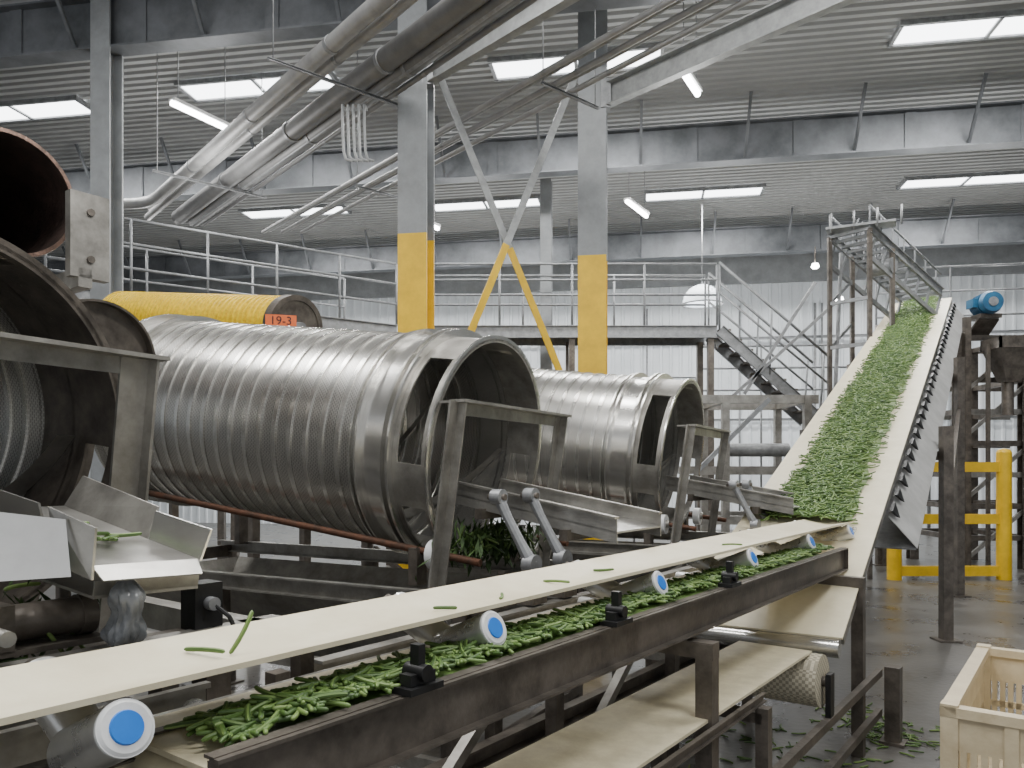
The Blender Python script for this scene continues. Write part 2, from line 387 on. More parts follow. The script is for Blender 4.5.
for o in(0,.85):
    g=G(); g.chan(p0+Vector((0,o,-.1)),p1+Vector((0,o,-.1)),.06,.22); parts.append(P('stringer',g,galv))
    g=G(); g.tube([p0+Vector((0,o,1.25)),p1+Vector((.2,o,1.15))],.03,8); parts.append(P('handrail',g,rail))
    g=G(); g.tube([p0+Vector((0,o,.65)),p1+Vector((.2,o,.6))],.025,8); parts.append(P('handrail',g,rail))
    for k in(0,.5,1):
        q=p0.lerp(p1,k)+Vector((0,o,0)); g=G(); g.cyl(q-Vector((0,0,.1)),q+Vector((.1*k,0,1.2)),.022,n=8); parts.append(P('baluster',g,rail))
for i in range(9):
    q=p0.lerp(p1,(i+.5)/9); g=G(); g.box((q.x-.12,q.y,q.z-.02),(q.x+.12,q.y+.85,q.z+.02)); parts.append(P('tread',g,dark))
thing('steel_staircase','grey steel staircase going down from the raised walkway','stairs',parts)
deck((6.2,15.1,3.0),(7.4,15.1,3.0),1.2,'low steel landing at the foot of the stairs')
for (x0,z0,x1,z1) in ((4.2,3.2,6.4,5.2),(6.0,5.6,4.6,3.4)):
    g=G(); g.beam((x0,15.2,z0),(x1,15.2,z1),.05,.06); thing('diagonal_strut','galvanised diagonal strut beside the staircase','brace',[P('diagonal_strut',g,galv)],group='stair struts')

dm=G(); prof=[(-.5*math.sin(t),.5*math.cos(t)+.001) for t in [i*math.pi/16 for i in range(9)]]
dm.lathe(prof,24,False,smooth=True)
stm=G(); stm.cyl((-.45,0,0),(-2.6,0,0),.02,n=8); rim=G(); rim.lathe([(.0,.47),(.03,.47),(.03,.53),(0,.53)],24)
thing('dome_lamp','round white domed lamp hung by the white wall','lamp',[P('dome',dm,mat('dome_glow',(.9,.95,1),None,0,.4,1,emis=(.9,.97,1),es=1.2)),P('rim',rim,galv),P('stem',stm,galv)],Matrix.Translation((4.95,20,6.2))@Matrix.Rotation(math.radians(90),4,'Y'),recentre=False)
for X,Y,Z in((7.5,19,6.9),(6.6,15.5,5.3)):
    g=G(); g.lathe([(-.1,.001),(-.08,.07),(0,.1),(.04,.06),(.05,.001)],16,False,smooth=True); s=G(); s.cyl((-.1,0,0),(-.5,0,0),.015,n=6)
    thing('small_lamp','small round glowing lamp','lamp',[P('bulb',g,tubem),P('stem',s,dark)],Matrix.Translation((X,Y,Z))@Matrix.Rotation(math.radians(90),4,'Y'),recentre=False,group='small lamps')

# ------------------------------------------------------------------ rotary drums
TAU=math.radians(7.2)
def drum(s0,lab,rm=stain,inner=stainD,shroud=stainD,colm=stain):
    M=DF(s0)@Matrix.Translation((-3.12,s0,2.05))@Matrix.Rotation(TAU,4,'Y')
    L=2.95; parts=[]
    sh=G(); sh.lathe([(-.52,.712),(-L,.712),(-L,.70),(-.52,.70)],128,smooth=True)
    parts.append(P('screen_shell',sh,drumm,'finely slotted metal shell'))
    co=G(); co.lathe([(-.26,.715),(-.52,.715),(-.52,.70),(-.26,.70)],128,smooth=True); parts.append(P('discharge_collar',co,colm,'smooth polished collar'))
    # near-solid end shroud with a few large squared side openings
    sd=G()
    for a0,a1 in((20,92),(140,205),(240,262),(318,380)):
        sd.arc(-.26,-.02,.70,.712,math.radians(a0),math.radians(a1),16)
    sd.lathe([(-.22,.70),(-.22,.712),(-.26,.712),(-.26,.70)],112,smooth=True)
    sd.lathe([(0,.69),(0,.715),(-.05,.715),(-.05,.69)],112,smooth=True)
    parts.append(P('end_shroud',sd,shroud,'end shroud with large squared side openings'))
    for x,r,w in((0.0,.735,.012),(-.25,.764,.016),(-.30,.764,.016),(-.49,.755,.014),(-.54,.745,.012),(-L+.02,.765,.03),(-L+.26,.76,.02)):
        q=G(); q.lathe([(x,r),(x-w,r),(x-w,.70),(x,.70)],128,smooth=True); parts.append(P('end_ring',q,rm))
    n=16
    for i in range(n):
        x=-.66-i*(L-.66-.36)/(n-1); q=G(); q.lathe([(x+.016,.692),(x+.016,.722),(x-.016,.722),(x-.016,.692)],128,smooth=True); parts.append(P('band',q,stain,'flat shiny raised band'))
    for j in range(4):
        q=G(); vs=[];fs=[];N=40
        for i in range(N+1):
            x=-.28-i*(L-.32)/N; a=j*math.pi/2+i*.12
            for r in(.69,.61):
                vs.append((x,r*math.sin(a),r*math.cos(a)))
        for i in range(N): fs.append((2*i,2*i+1,2*i+3,2*i+2))
        q.add(vs,fs,True); parts.append(P('flight',q,inner,'inner spiral flight'))
    q=G(); q.lathe([(-L+.1,.40),(-L+.1,.69),(-L+.08,.69),(-L+.08,.40)],64); parts.append(P('feed_plate',q,inner))
    thing('rotary_drum',lab,'drum',parts,M,group='rotary screen drums',recentre=False)
drum(3.82,'large banded stainless steel rotary drum with open end')
drum(6.75,'banded stainless steel rotary drum, farther from the belts')
drum(.89,'banded rotary drum with a black ring at its open end',rm=dark,shroud=dark,colm=dark,inner=pan)

def stand(s0,wpost,lab,ya,yb,zc=2.30):
    parts=[]; a=s0+ya; b=s0+yb
    ra=s0+min(ya,-.70); rb=s0+.68
    g=G(); g.ang((-2.85,a-.04,zc),(-2.85,b+.04,zc),-.09,-.075,.012); g.box((-2.86,a-.04,zc-.012),(-2.78,b+.04,zc+.004)); parts.append(P('crossbeam',g,stainD))
    for y in(a,b):
        g=G(); g.ang((-2.85,y,zc),(-2.99,y,1.28),wpost,.06,.012,up=(1,0,0)); parts.append(P('post',g,stainD))
    for y in(ra,rb):
        g=G(); g.chan((-6.3,y,1.24),(-2.75,y,1.24),.05,.10,.01); parts.append(P('base_rail',g,stainD))
        for t in(-6.2,-4.6,-2.82):
            g=G(); g.beam((t,y,0),(t,y,1.19),.08,.08); parts.append(P('leg',g,dark))
            ft=G(); ft.box((t-.09,y-.09,0),(t+.09,y+.09,.015)); parts.append(P('foot_plate',ft,dark))
    for t in(-6.2,-2.8):
        g=G(); g.beam((t,ra,1.2),(t,rb,1.2),.07,.1); parts.append(P('crossbar',g,dark))
        g=G(); g.beam((t,ra,.4),(t,rb,.4),.05,.06); parts.append(P('crossbar',g,dark))
    for z in(.35,.8):
        g=G(); g.beam((-6.2,ra,z),(-2.8,ra,z),.05,.07); parts.append(P('lower_rail',g,stainD))
    g=G(); g.beam((-4.55,ra,.15),(-2.9,ra,1.12),.05,.05); parts.append(P('diagonal',g,stainD))
    g=G(); g.beam((-4.65,ra,.15),(-6.1,ra,1.12),.05,.05); parts.append(P('diagonal',g,dark))
    for sg in(-1,1):
        y=s0+sg*.61; ks=math.tan(TAU)
        def z(t): return 1.435+(-t-3.0)*ks
        g=G(); g.cyl((-6.0,y,z(-6.0)),(-2.85,y,z(-2.85)),.022,n=12); parts.append(P('drive_shaft',g,rust,'rust brown drive shaft'))
        for t in(-3.14,-5.85):
            g=G(); g.cyl((t-.03,y,z(t)-.005),(t+.03,y,z(t)-.005),.085,n=28); hb=G(); hb.cyl((t+.03,y,z(t)),(t+.06,y,z(t)),.035,n=14)
            parts.append(P('support_wheel',g,white,'pale support wheel',(P('hub',hb,stainD),)))
            g=G(); g.box((t-.16,y-.05,1.27),(t-.10,y+.05,z(t)+.03)); parts.append(P('bearing_block',g,dark))
    thing('drum_stand',lab,'machine frame',parts,DF(s0),group='drum stands')
stand(3.82,.085,'stainless angle iron stand under the large banded drum',-.85,.48)
stand(6.75,.085,'stainless angle iron stand under the farther drum',-.85,.48)
stand(.89,.13,'wide stainless angle iron stand under the black-ringed drum',-.85,.64,zc=2.38)
for s0 in(.89,3.82,6.75):  # pans added under the drums to block light and darken the floor
    g=G(); a0,a1=-6.0,-3.0
    top=[(a0,s0-.6,1.16),(a1,s0-.6,1.16),(a1,s0+.6,1.16),(a0,s0+.6,1.16)]; bot=[(a0+.2,s0-.12,.62),(a1-.15,s0-.12,.55),(a1-.15,s0+.12,.55),(a0+.2,s0+.12,.62)]
    g.add(top+bot,[(0,1,5,4),(1,2,6,5),(2,3,7,6),(3,0,4,7),(4,5,6,7)])
    r=G(); r.beam((a0,s0-.6,1.16),(a1,s0-.6,1.16),.03,.03); r.beam((a1,s0-.6,1.16),(a1,s0+.6,1.16),.03,.03)
    o=G(); o.cyl((a1-.4,s0,0),(a1-.4,s0,.6),.09,n=20)
    thing('shading_pan','added V-shaped steel pan shading the floor below a rotary drum','pan',[P('pan_body',g,stainD),P('rim',r,stainD),P('outlet_pipe',o,dark)],DF(s0),group='added shading pans')

def chute(s1,s2,t0,t1,z0,z1,h,lab,flare=.0):
    parts=[]
    b=G(); b.add([(t0,s1,z0),(t1,s1,z1),(t1,s2,z1),(t0,s2,z0),(t0,s1,z0-.01),(t1,s1,z1-.01),(t1,s2,z1-.01),(t0,s2,z0-.01)],[(0,1,2,3),(7,6,5,4),(0,4,5,1),(1,5,6,2),(2,6,7,3),(3,7,4,0)])
    parts.append(P('pan',b,pan))
    for y,o in((s1,-flare),(s2,flare)):
        g=G(); e=.006 if o>=0 else -.006
        g.add([(t0,y,z0-.06),(t1,y,z1-.06),(t1,y+o,z1+h),(t0,y+o,z0+h),(t0,y+e,z0-.06),(t1,y+e,z1-.06),(t1,y+o+e,z1+h),(t0,y+o+e,z0+h)],[(0,1,2,3),(7,6,5,4),(0,4,5,1),(1,5,6,2),(2,6,7,3),(3,7,4,0)])
        parts.append(P('side_plate',g,pan))
        g=G(); g.beam((t0,y+o,z0+h),(t1,y+o,z1+h),.04,.012); parts.append(P('lip',g,stainD))
    for t in(t0+.25,t1-.3):
        k=(t-t0)/(t1-t0); zz=z0+(z1-z0)*k
        g=G(); g.beam((t,s1-.04,zz-.08),(t,s2+.04,zz-.08),.05,.06); parts.append(P('support_bar',g,dark))
    thing('discharge_chute',lab,'chute',parts,PL,group='discharge chutes')
chute(3.45,3.95,-3.05,-1.92,1.80,1.62,.07,'shallow stainless discharge chute below the large drum')
chute(6.38,6.90,-3.05,-1.92,1.80,1.62,.07,'shallow stainless discharge chute below the farther drum')
def plate(poly,th=(0,0,-.008)):
    g=G(); n=len(poly); v=[Vector(p) for p in poly]; w=[p+Vector(th) for p in v]
    g.add(v+w,[tuple(range(n)),tuple(range(2*n-1,n-1,-1))]+[(i,(i+1)%n,n+(i+1)%n,n+i) for i in range(n)]); return g
parts=[P('pan',plate([(-2.75,.84,1.82),(-1.98,.90,1.705),(-1.94,1.16,1.70),(-2.75,1.16,1.82)]),pan)]
parts.append(P('lip',plate([(-1.98,.90,1.705),(-1.94,1.16,1.70),(-1.90,1.15,1.665),(-1.94,.91,1.67)],(-.004,0,-.004)),pan))
parts.append(P('side_plate',plate([(-2.75,1.16,1.82),(-2.22,1.16,1.73),(-2.24,1.21,1.83),(-2.75,1.22,1.92)],(0,.006,0)),stainD))
parts.append(P('side_plate',plate([(-2.20,1.16,1.735),(-1.93,1.16,1.695),(-1.91,1.18,1.78),(-2.20,1.18,1.82)],(0,.006,0)),stain))
parts.append(P('side_plate',plate([(-2.75,.84,1.82),(-2.12,.87,1.72),(-2.10,.83,1.86),(-2.75,.80,1.95)],(0,-.006,0)),stain))
parts.append(P('side_plate',plate([(-2.10,.875,1.70),(-1.97,.90,1.67),(-1.95,.90,1.80),(-2.09,.85,1.85)],(0,-.006,0)),pan))
parts.append(P('apron',plate([(-2.12,.55,1.68),(-2.0,.86,1.68),(-2.03,.86,1.82),(-2.15,.52,1.88)],(-.006,0,0)),stain))
parts.append(P('lower_tray',plate([(-2.6,.92,1.66),(-2.06,.94,1.615),(-2.04,1.22,1.61),(-2.6,1.22,1.66)]),stainD))
parts.append(P('lower_tray_edge',plate([(-2.06,.94,1.615),(-2.04,1.22,1.61),(-2.03,1.22,1.65),(-2.05,.94,1.655)],(-.006,0,0)),pan))
g=G(); g.beam((-2.3,.8,1.70),(-2.3,1.25,1.70),.04,.05); parts.append(P('support_bar',g,dark))
thing('discharge_chute','bent stainless discharge trough with folded side plates','chute',parts,PL,group='discharge chutes')

def crank(s0,t=-2.35):
    a=(t,s0,1.80); b=(t+.16,s0+.06,1.47)
    g=G(); g.tube([a,(t+.05,s0+.01,1.70),(t+.11,s0+.04,1.57),b],[.03,.024,.026,.036],10)
    h1=G(); h1.cyl((a[0]-.03,a[1],a[2]),(a[0]+.03,a[1],a[2]),.04,n=18); h2=G(); h2.cyl((b[0]-.03,b[1],b[2]),(b[0]+.03,b[1],b[2]),.05,n=18)
    p1=G(); p1.cyl((a[0]-.06,a[1],a[2]),(a[0]+.045,a[1],a[2]),.016,n=10)
    ft=G(); ft.box((b[0]-.05,b[1]-.06,1.28),(b[0]+.05,b[1]+.06,1.43))
    thing('crank_arm','cast grey crank arm with round hubs holding a chute','crank arm',[P('arm',g,hubm),P('hub',h1,hubm),P('hub',h2,hubm),P('pin',p1,dark),P('bearing_foot',ft,dark)],PL,group='crank arms')
for s0 in(3.3,3.02,6.2,6.5): crank(s0)

parts=[]
g=G(); g.chan((-2.2,1.75,1.20),(-2.2,6.6,1.20),.06,.14); parts.append(P('long_beam',g,stainD))
g=G(); g.chan((-2.6,1.75,1.0),(-2.6,7.6,1.0),.06,.12); parts.append(P('long_beam',g,dark))
g=G(); g.chan((-2.3,1.75,.6),(-2.3,6.6,.6),.06,.10); parts.append(P('long_beam',g,dark))
for s0 in(1.9,3.3,4.7,6.1):
    for t in(-2.2,-2.6):
        g=G(); g.beam((t,s0,0),(t,s0,1.13),.07,.07); parts.append(P('leg',g,dark))
    g=G(); g.beam((-2.7,s0,.95),(-2.05,s0,.95),.06,.08); parts.append(P('crossbar',g,dark))
    if s0<6:
        g=G(); g.beam((-2.2,s0,.2),(-2.2,s0+1.2,1.1),.05,.05); parts.append(P('diagonal',g,stainD))
thing('support_frame','dark steel frame carrying the chutes beside the belts','machine frame',parts,PL)

# ------------------------------------------------------------------ upper conveyor
parts=[]
bt=G(); vs=[];fs=[]; N=60
sec=((-1.84,0),(-1.80,-.010),(-1.70,-.028),(-1.655,-.032),(-1.61,-.028),(-1.51,-.010),(-1.47,0)); m_=len(sec)
for i in range(N+1):
    s=-.45+i*(6.42+.45)/N
    for t,dz in sec: vs.append((t,s,1.525+dz))
    for t,dz in sec: vs.append((t,s,1.512+dz))
for i in range(N):
    o=i*2*m_;q=o+2*m_
    for k in range(m_-1):
        fs.append((o+k,o+k+1,q+k+1,q+k)); fs.append((o+m_+k+1,o+m_+k,q+m_+k,q+m_+k+1))
    fs.append((o+m_-1,o+2*m_-1,q+2*m_-1,q+m_-1)); fs.append((o+m_,o,q,q+m_))
bt.add(vs,fs,True); parts.append(P('belt',bt,belt,'smooth cream belt'))
hp=G(); hp.cyl((-1.86,6.42,1.43),(-1.45,6.42,1.43),.05,n=24); parts.append(P('head_pulley',hp,roll))
g=G(); g.chan((-1.70,-.4,1.33),(-1.70,6.3,1.33),.03,.05,.006); parts.append(P('bed_rail',g,dark))
for i,s in enumerate((.72,1.84,2.98,4.1,5.2,6.25)):
    A0=Vector((-1.652,s,1.368)); A1=Vector((-1.455,s,1.456)); d=(A1-A0).normalized()
    g=G(); g.cyl(A0,A1,.055,n=32)
    c=G(); c.cyl(A1,A1+d*.008,.055,.055,n=32); c.cyl(A1+d*.008,A1+d*.012,.053,.047,n=32)
    dd=G(); dd.cyl(A1+d*.0122,A1+d*.016,.033,.031,n=28)
    parts.append(P('wing_roller',g,roll,'polished tilted roller',(P('end_cap',c,white,'white ring cap'),P('cap_disc',dd,blue,'blue disc'))))
    B0=Vector((-1.665,s+.03,1.375)); B1=Vector((-1.90,s+.03,1.475)); g=G(); g.cyl(B0,B1,.052,n=28); ax=G(); ax.cyl(B1,B1+(B1-B0).normalized()*.05,.018,n=10)
    parts.append(P('wing_roller',g,roll,'polished tilted roller',(P('axle',ax,dark),)))
    g=G(); g.box((-1.68,s-.02,1.28),(-1.64,s+.05,1.36)); g.beam((-1.82,s+.02,1.29),(-1.40,s+.02,1.29),.04,.03); parts.append(P('hanger_bracket',g,black))
for s in(.2,1.5):
    g=G(); g.beam((-1.93,s,0),(-1.93,s,1.40),.05,.05); parts.append(P('leg',g,dark))
thing('belt_conveyor','upper belt conveyor with smooth cream belt and blue-capped rollers','conveyor',parts,PL)

for s in(1.42,2.45,3.55):
    g=G(); g.box((-1.40,s-.06,1.383),(-1.33,s+.06,1.40)); g.box((-1.385,s-.045,1.40),(-1.345,s+.045,1.43)); g.box((-1.38,s-.012,1.43),(-1.35,s+.012,1.50)); g.beam((-1.365,s,1.48),(-1.40,s+.05,1.40),.012,.02)
    h=G(); h.cyl((-1.40,s,1.43),(-1.33,s,1.43),.022,n=12)
    thing('bearing_block','small black iron bearing block on the steel rail','bearing',[P('block',g,black),P('bolt_boss',h,black)],PL,group='black bearing blocks')

# ------------------------------------------------------------------ lower conveyor with beans
parts=[]
g=G(); g.box((-1.80,.86,1.335),(-1.40,5.55,1.348)); parts.append(P('belt',g,beltw,'worn cream belt'))
g=G(); g.box((-1.78,.9,1.20),(-1.42,5.5,1.21)); parts.append(P('return_belt',g,beltw))
for s in(.90,5.52):
    g=G(); g.cyl((-1.79,s,1.272),(-1.41,s,1.272),.062,n=20); parts.append(P('end_pulley',g,beltw))
g=G(); g.chan((-1.38,.85,1.302),(-1.38,5.75,1.302),-.03,.155,.008,flip=-1); g.box((-1.40,.85,1.375),(-1.365,5.75,1.382)); parts.append(P('side_rail',g,dark,'dark steel side channel'))
g=G(); g.chan((-1.84,.95,1.29),(-1.84,5.75,1.29),.03,.10,.008); parts.append(P('side_rail',g,stainD))
for s in(1.15,2.1,3.2,4.3):
    g=G(); g.cyl((-1.98,s,1.285),(-1.42,s,1.285),.035,n=16); parts.append(P('idler_roller',g,roll))
for s,t in((3.12,-1.30),(5.55,-1.24),(1.35,-1.9)):
    g=G(); g.beam((t,s,0),(t,s,1.20),.075,.075); parts.append(P('leg',g,dark))
    if t>-1.5:
        g=G(); g.beam((-1.95,s,1.17),(t+.04,s,1.17),.07,.07); parts.append(P('cross_arm',g,dark))
thing('belt_conveyor','lower belt conveyor with dark steel rail carrying green beans','conveyor',parts,PL)

# ------------------------------------------------------------------ third low belt
parts=[]
g=G(); g.box((-1.71,.6,.872),(-1.28,4.60,.885)); parts.append(P('belt',g,beltw,'clean cream belt'))
g=G(); g.cyl((-1.69,4.60,.72),(-1.22,4.60,.72),.15,n=36); e=G(); e.cyl((-1.76,4.60,.72),(-1.17,4.60,.72),.03,n=14); parts.append(P('end_pulley',g,lagm,'woven-textured cream end pulley',(P('axle',e,dark),)))
for t,e in((-1.73,4.4),(-1.26,3.7)):
    g=G(); g.chan((t,.6,.84),(t,e,.84),.02,.045,.006); parts.append(P('side_rail',g,dark))
for s in(1.0,3.6):
    for t in(-1.76,-1.22):
        g=G(); g.beam((t,s,0),(t,s,.82),.06,.06); parts.append(P('leg',g,dark))
    g=G(); g.beam((-1.76,s,.77),(-1.22,s,.77),.06,.05); parts.append(P('crossbar',g,dark))
for z in(.5,.22):
    g=G(); g.beam((-1.18,1.0,z),(-1.18,5.9,z),.04,.05); parts.append(P('lower_rail',g,dark))
g=G(); g.beam((-1.18,4.60,.50),(-1.18,4.60,.77),.03,.08); parts.append(P('pulley_bracket',g,black))
thing('belt_conveyor','low infeed conveyor with clean cream belt','conveyor',parts,PL)
g=G(); g.beam((-1.1,5.96,0),(-1.1,5.96,.54),.10,.10); g2=G(); g2.box((-1.18,5.88,0),(-1.02,6.04,.02))
thing('steel_post','short grey steel post standing on the floor','post',[P('post',g,dark),P('foot_plate',g2,dark)],PL)

# ------------------------------------------------------------------ incline conveyor
th=math.atan2(.404,1.183); hx,hy=.534,.845
xa=Vector((hy,-hx,0)); ya=Vector((hx*math.cos(th),hy*math.cos(th),math.sin(th))); za=xa.cross(ya)
MI=Matrix(((xa.x,ya.x,za.x,3.066),(xa.y,ya.y,za.y,6.4),(xa.z,ya.z,za.z,1.633),(0,0,0,1)))
Y0,Y1=-2.2,11.75
parts=[]
g=G(); g.box((-1.04,Y0,-.012),(.04,Y1,0)); parts.append(P('belt',g,belt,'cream incline belt'))
for y,r in((Y0,.06),(Y1,.12)):
    g=G(); g.cyl((-1.02,y,-.015-r),(.02,y,-.015-r),r,n=32); parts.append(P('end_pulley',g,stain))
for x in(-1.04,.02):
    g=G(); g.beam((x,Y0+.1,-.06),(x,Y1,-.06),.02,.09); parts.append(P('side_frame',g,stainD))
g=G(); g.add([(.05,.1,-.14),(.05,Y1,-.14),(.26,Y1,-.42),(.26,.1,-.42),(.05,.1,-.15),(.05,Y1,-.15),(.26,Y1,-.43),(.26,.1,-.43)],[(0,1,2,3),(7,6,5,4),(0,4,5,1),(1,5,6,2),(2,6,7,3),(3,7,4,0)]); parts.append(P('skirt_plate',g,mat('skirt_grey',(.46,.46,.45),(.34,.34,.33),.1,.5,4),'pale grey return side panel'))
g=G(); g.box((-.98,.1,-.44),(.25,Y1,-.43)); parts.append(P('return_belt',g,galv))
y=.1
while y<Y1-.1:
    g=G(); g.add([(.055,y,-.09),(.055,y+.2,-.09),(.10,y+.10,-.185),(.085,y,-.09),(.085,y+.2,-.09),(.13,y+.10,-.195)],[(0,1,2),(5,4,3),(0,3,4,1),(1,4,5,2),(2,5,3,0)]); parts.append(P('cleat',g,black,'small dark cleat')); y+=.38
thing('incline_conveyor','steep cream belt conveyor carrying green beans upward','conveyor',parts,MI,recentre=False)
def ipt(x,y,z): return MI@Vector((x,y,z))
parts=[]
for yy in(2.9,6.6,10.2):
    for x in(-1.16,.34):
        q=ipt(x,yy,-.30); g=G(); g.beam((q.x,q.y,0),(q.x,q.y,q.z+.12),.11,.11); f=G(); f.box((q.x-.12,q.y-.12,0),(q.x+.12,q.y+.12,.02)); parts+= [P('leg',g,dark),P('foot_plate',f,dark)]
    a=ipt(-1.16,yy,-.52); b=ipt(.34,yy,-.52); g=G(); g.beam(a,b,.08,.10); parts.append(P('crossbar',g,dark))
a=ipt(.34,2.9,-1.2); b=ipt(.34,6.6,-.9)
g=G(); g.beam(a,b,.05,.06); parts.append(P('diagonal',g,dark))
thing('conveyor_trestle','dark steel trestle legs holding up the incline conveyor','machine frame',parts)

parts=[]; X0,X1,Ya,Yb=8.5,9.75,14.6,16.3
for x in(X0,X1):
    for y in(Ya,Yb):
        g=G(); g.ibeam((x,y,0),(x,y,4.45),.18,.18,.02,up=(0,1,0)); parts.append(P('leg',g,dark))
for z in(.6,1.2,1.8,2.4,3.0,3.6,4.4):
    for y in(Ya,Yb):
        g=G(); g.beam((X0,y,z),(X1+.8,y,z),.08,.10); parts.append(P('crossbar',g,dark if z not in(1.8,3.0) else stainD))
    for x in(X0,X1):
        g=G(); g.beam((x,Ya,z),(x,Yb,z),.08,.10); parts.append(P('crossbar',g,dark))
for z in(0.1,1.25,2.45,3.3):
    g=G(); g.beam((X0,Ya-.02,z),(X1,Ya-.02,z+1.05),.05,.07); parts.append(P('diagonal',g,stainD))
g=G(); g.beam((X1+.8,Ya,0),(X1+.8,Ya,4.6),.12,.12); parts.append(P('leg',g,dark))
g=G(); g.beam((X1,Ya-.1,3.3),(X1+1.6,Ya-.1,4.3),.06,.1); parts.append(P('diagonal',g,stainD))
thing('steel_tower','dark steel tower under the head of the incline conveyor','machine frame',parts)
parts=[]
cx,cy=9.1,14.1
g=G(); a=[(cx-.32,cy-.3,4.1),(cx+.35,cy-.3,4.1),(cx+.35,cy+.25,4.1),(cx-.32,cy+.25,4.1)]; b=[(cx-.12,cy-.15,3.5),(cx+.15,cy-.15,3.5),(cx+.15,cy+.1,3.5),(cx-.12,cy+.1,3.5)]
g.add(a+b,[(0,1,5,4),(1,2,6,5),(2,3,7,6),(3,0,4,7)]); parts.append(P('hopper_body',g,dark))
g=G(); g.box((cx-.34,cy-.32,4.1),(cx+.37,cy-.28,4.3)); g.box((cx-.34,cy+.23,4.1),(cx+.37,cy+.27,4.3)); g.box((cx-.34,cy-.32,4.1),(cx-.30,cy+.27,4.3)); g.box((cx+.33,cy-.32,4.1),(cx+.37,cy+.27,4.3)); parts.append(P('rim',g,dark))
g=G(); g.cyl((cx,cy,2.9),(cx,cy,3.5),.10,n=20); parts.append(P('spout',g,dark))
for dx in(-.36,.39):
    g=G(); g.beam((cx+dx,cy,0),(cx+dx,cy,4.2),.06,.06); parts.append(P('leg',g,dark))
thing('feed_hopper','small dark steel hopper below the conveyor head','hopper',parts)
x0=9.75;z0,z1=4.1,2.3
g=G(); g.beam((x0,14.1,z0),(x0+2.2,13.4,z1),.5,.05); g2=G(); g2.beam((x0,13.83,z0+.1),(x0+2.2,13.13,z1+.1),.03,.25); g3=G(); g3.beam((x0,14.37,z0+.1),(x0+2.2,13.67,z1+.1),.03,.25)
g4=G(); g4.beam((x0+2.1,13.4,0),(x0+2.1,13.4,z1),.08,.08)
thing('inclined_chute','long grey inclined chute leaving the hopper','chute',[P('pan',g,galv),P('side_plate',g2,galv),P('side_plate',g3,galv),P('leg',g4,dark)])
for (x,y,w,h) in((11.3,15.5,.7,2.6),(12.6,14.6,.9,2.2)):
    b=G(); b.box((x-w/2,y-.4,.3),(x+w/2,y+.4,h)); l=[]
    for i in(-1,1):
        for j in(-1,1):
            q=G(); q.box((x+i*w*.45-.04,y+j*.35-.04,0),(x+i*w*.45+.04,y+j*.35+.04,.3)); l.append(P('leg',q,dark))
    d=G(); d.box((x-w*.35,y-.42,.6),(x+w*.35,y-.4,h-.3)); hd=G(); hd.box((x+w*.25,y-.45,1.2),(x+w*.3,y-.42,1.4))
    thing('machine_cabinet','dark steel machine housing standing by the tower','cabinet',[P('body',b,stainD),P('door',d,galv,None,(P('handle',hd,galv),))]+l)
mo=Vector((8.92,14.65,5.0)); m2=mo+Vector((-.05,-.42,0)); dv=(m2-mo).normalized()
g=G(); g.cyl(mo,m2,.19,n=28)
for k in range(6):
    q=mo.lerp(m2,.15+k*.13); g.cyl(q,q+dv*.018,.215,n=28)
fc=G(); fc.cyl(m2,m2+dv*.10,.215,.18,n=28); fh=G(); fh.cyl(m2+dv*.101,m2+dv*.115,.085,n=20)
jb=G(); jb.box((mo.x-.32,mo.y-.32,mo.z-.07),(mo.x-.2,mo.y-.1,mo.z+.09)); ft=G(); ft.box((mo.x-.2,mo.y-.36,mo.z-.27),(mo.x+.2,mo.y+.05,mo.z-.19)); sh=G(); sh.cyl(mo-dv*.3,mo,.05,n=12)
br=G(); br.beam((mo.x-.02,mo.y+.05,mo.z-.55),(mo.x-.02,mo.y-.30,mo.z-.29),.4,.04)
thing('electric_motor','round blue finned electric motor on the conveyor head','motor',[P('finned_body',g,bluem),P('fan_cover',fc,bluem,None,(P('cover_disc',fh,hubm,'pale centre disc'),)),P('junction_box',jb,bluem),P('foot',ft,dark),P('shaft',sh,galv),P('bracket',br,dark)])

parts=[]
w=Vector((.65,-.76,0)).normalized()*.8
A=Vector((5.75,13.9,6.1)); B=Vector((7.55,14.9,5.2))
for o in(0,1):
    g=G(); g.chan(A+w*o*.9,B+w*o*.9,.05,.16); parts.append(P('side_rail',g,galv))
    g=G(); g.beam(A+w*o*.9+Vector((0,0,-.5)),B+w*o*.9+Vector((0,0,-.5)),.05,.08); parts.append(P('lower_rail',g,galv))
    g=G(); g.tube([A+w*o*.9+Vector((0,0,.4)),B+w*o*.9+Vector((0,0,.35))],.02,6); parts.append(P('guard_rod',g,rail))
for i in range(14):
    q=A.lerp(B,i/13); g=G(); g.beam(q,q+w*.9,.05,.05); parts.append(P('slat',g,rail))
    if i%2==0:
        for o in(0,1):
            g=G(); g.beam(q+w*o*.9+Vector((0,0,-.5)),A.lerp(B,min(1,(i+1)/13))+w*o*.9,.03,.04); parts.append(P('lattice_bar',g,rail))
            g=G(); g.beam(q+w*o*.9,q+w*o*.9+Vector((0,0,.4)),.02,.02); parts.append(P('stanchion',g,rail))
for o in(0,1):
    for k in(0,.3):
        q=A.lerp(B,k)+w*o*.9; g=G(); g.beam((q.x,q.y,3.3 if k else 0),(q.x,q.y,q.z),.07,.07); parts.append(P('leg',g,dark))
for z in(4.9,4.1):
    g=G(); g.beam((A.x,A.y,z),(A.x+w.x*.9,A.y+w.y*.9,z),.05,.06); parts.append(P('crossbar',g,rail))
    g=G(); g.beam((A.x,A.y,z),(A.x+.54,A.y+.3,z+.5),.04,.05); parts.append(P('diagonal',g,galv))
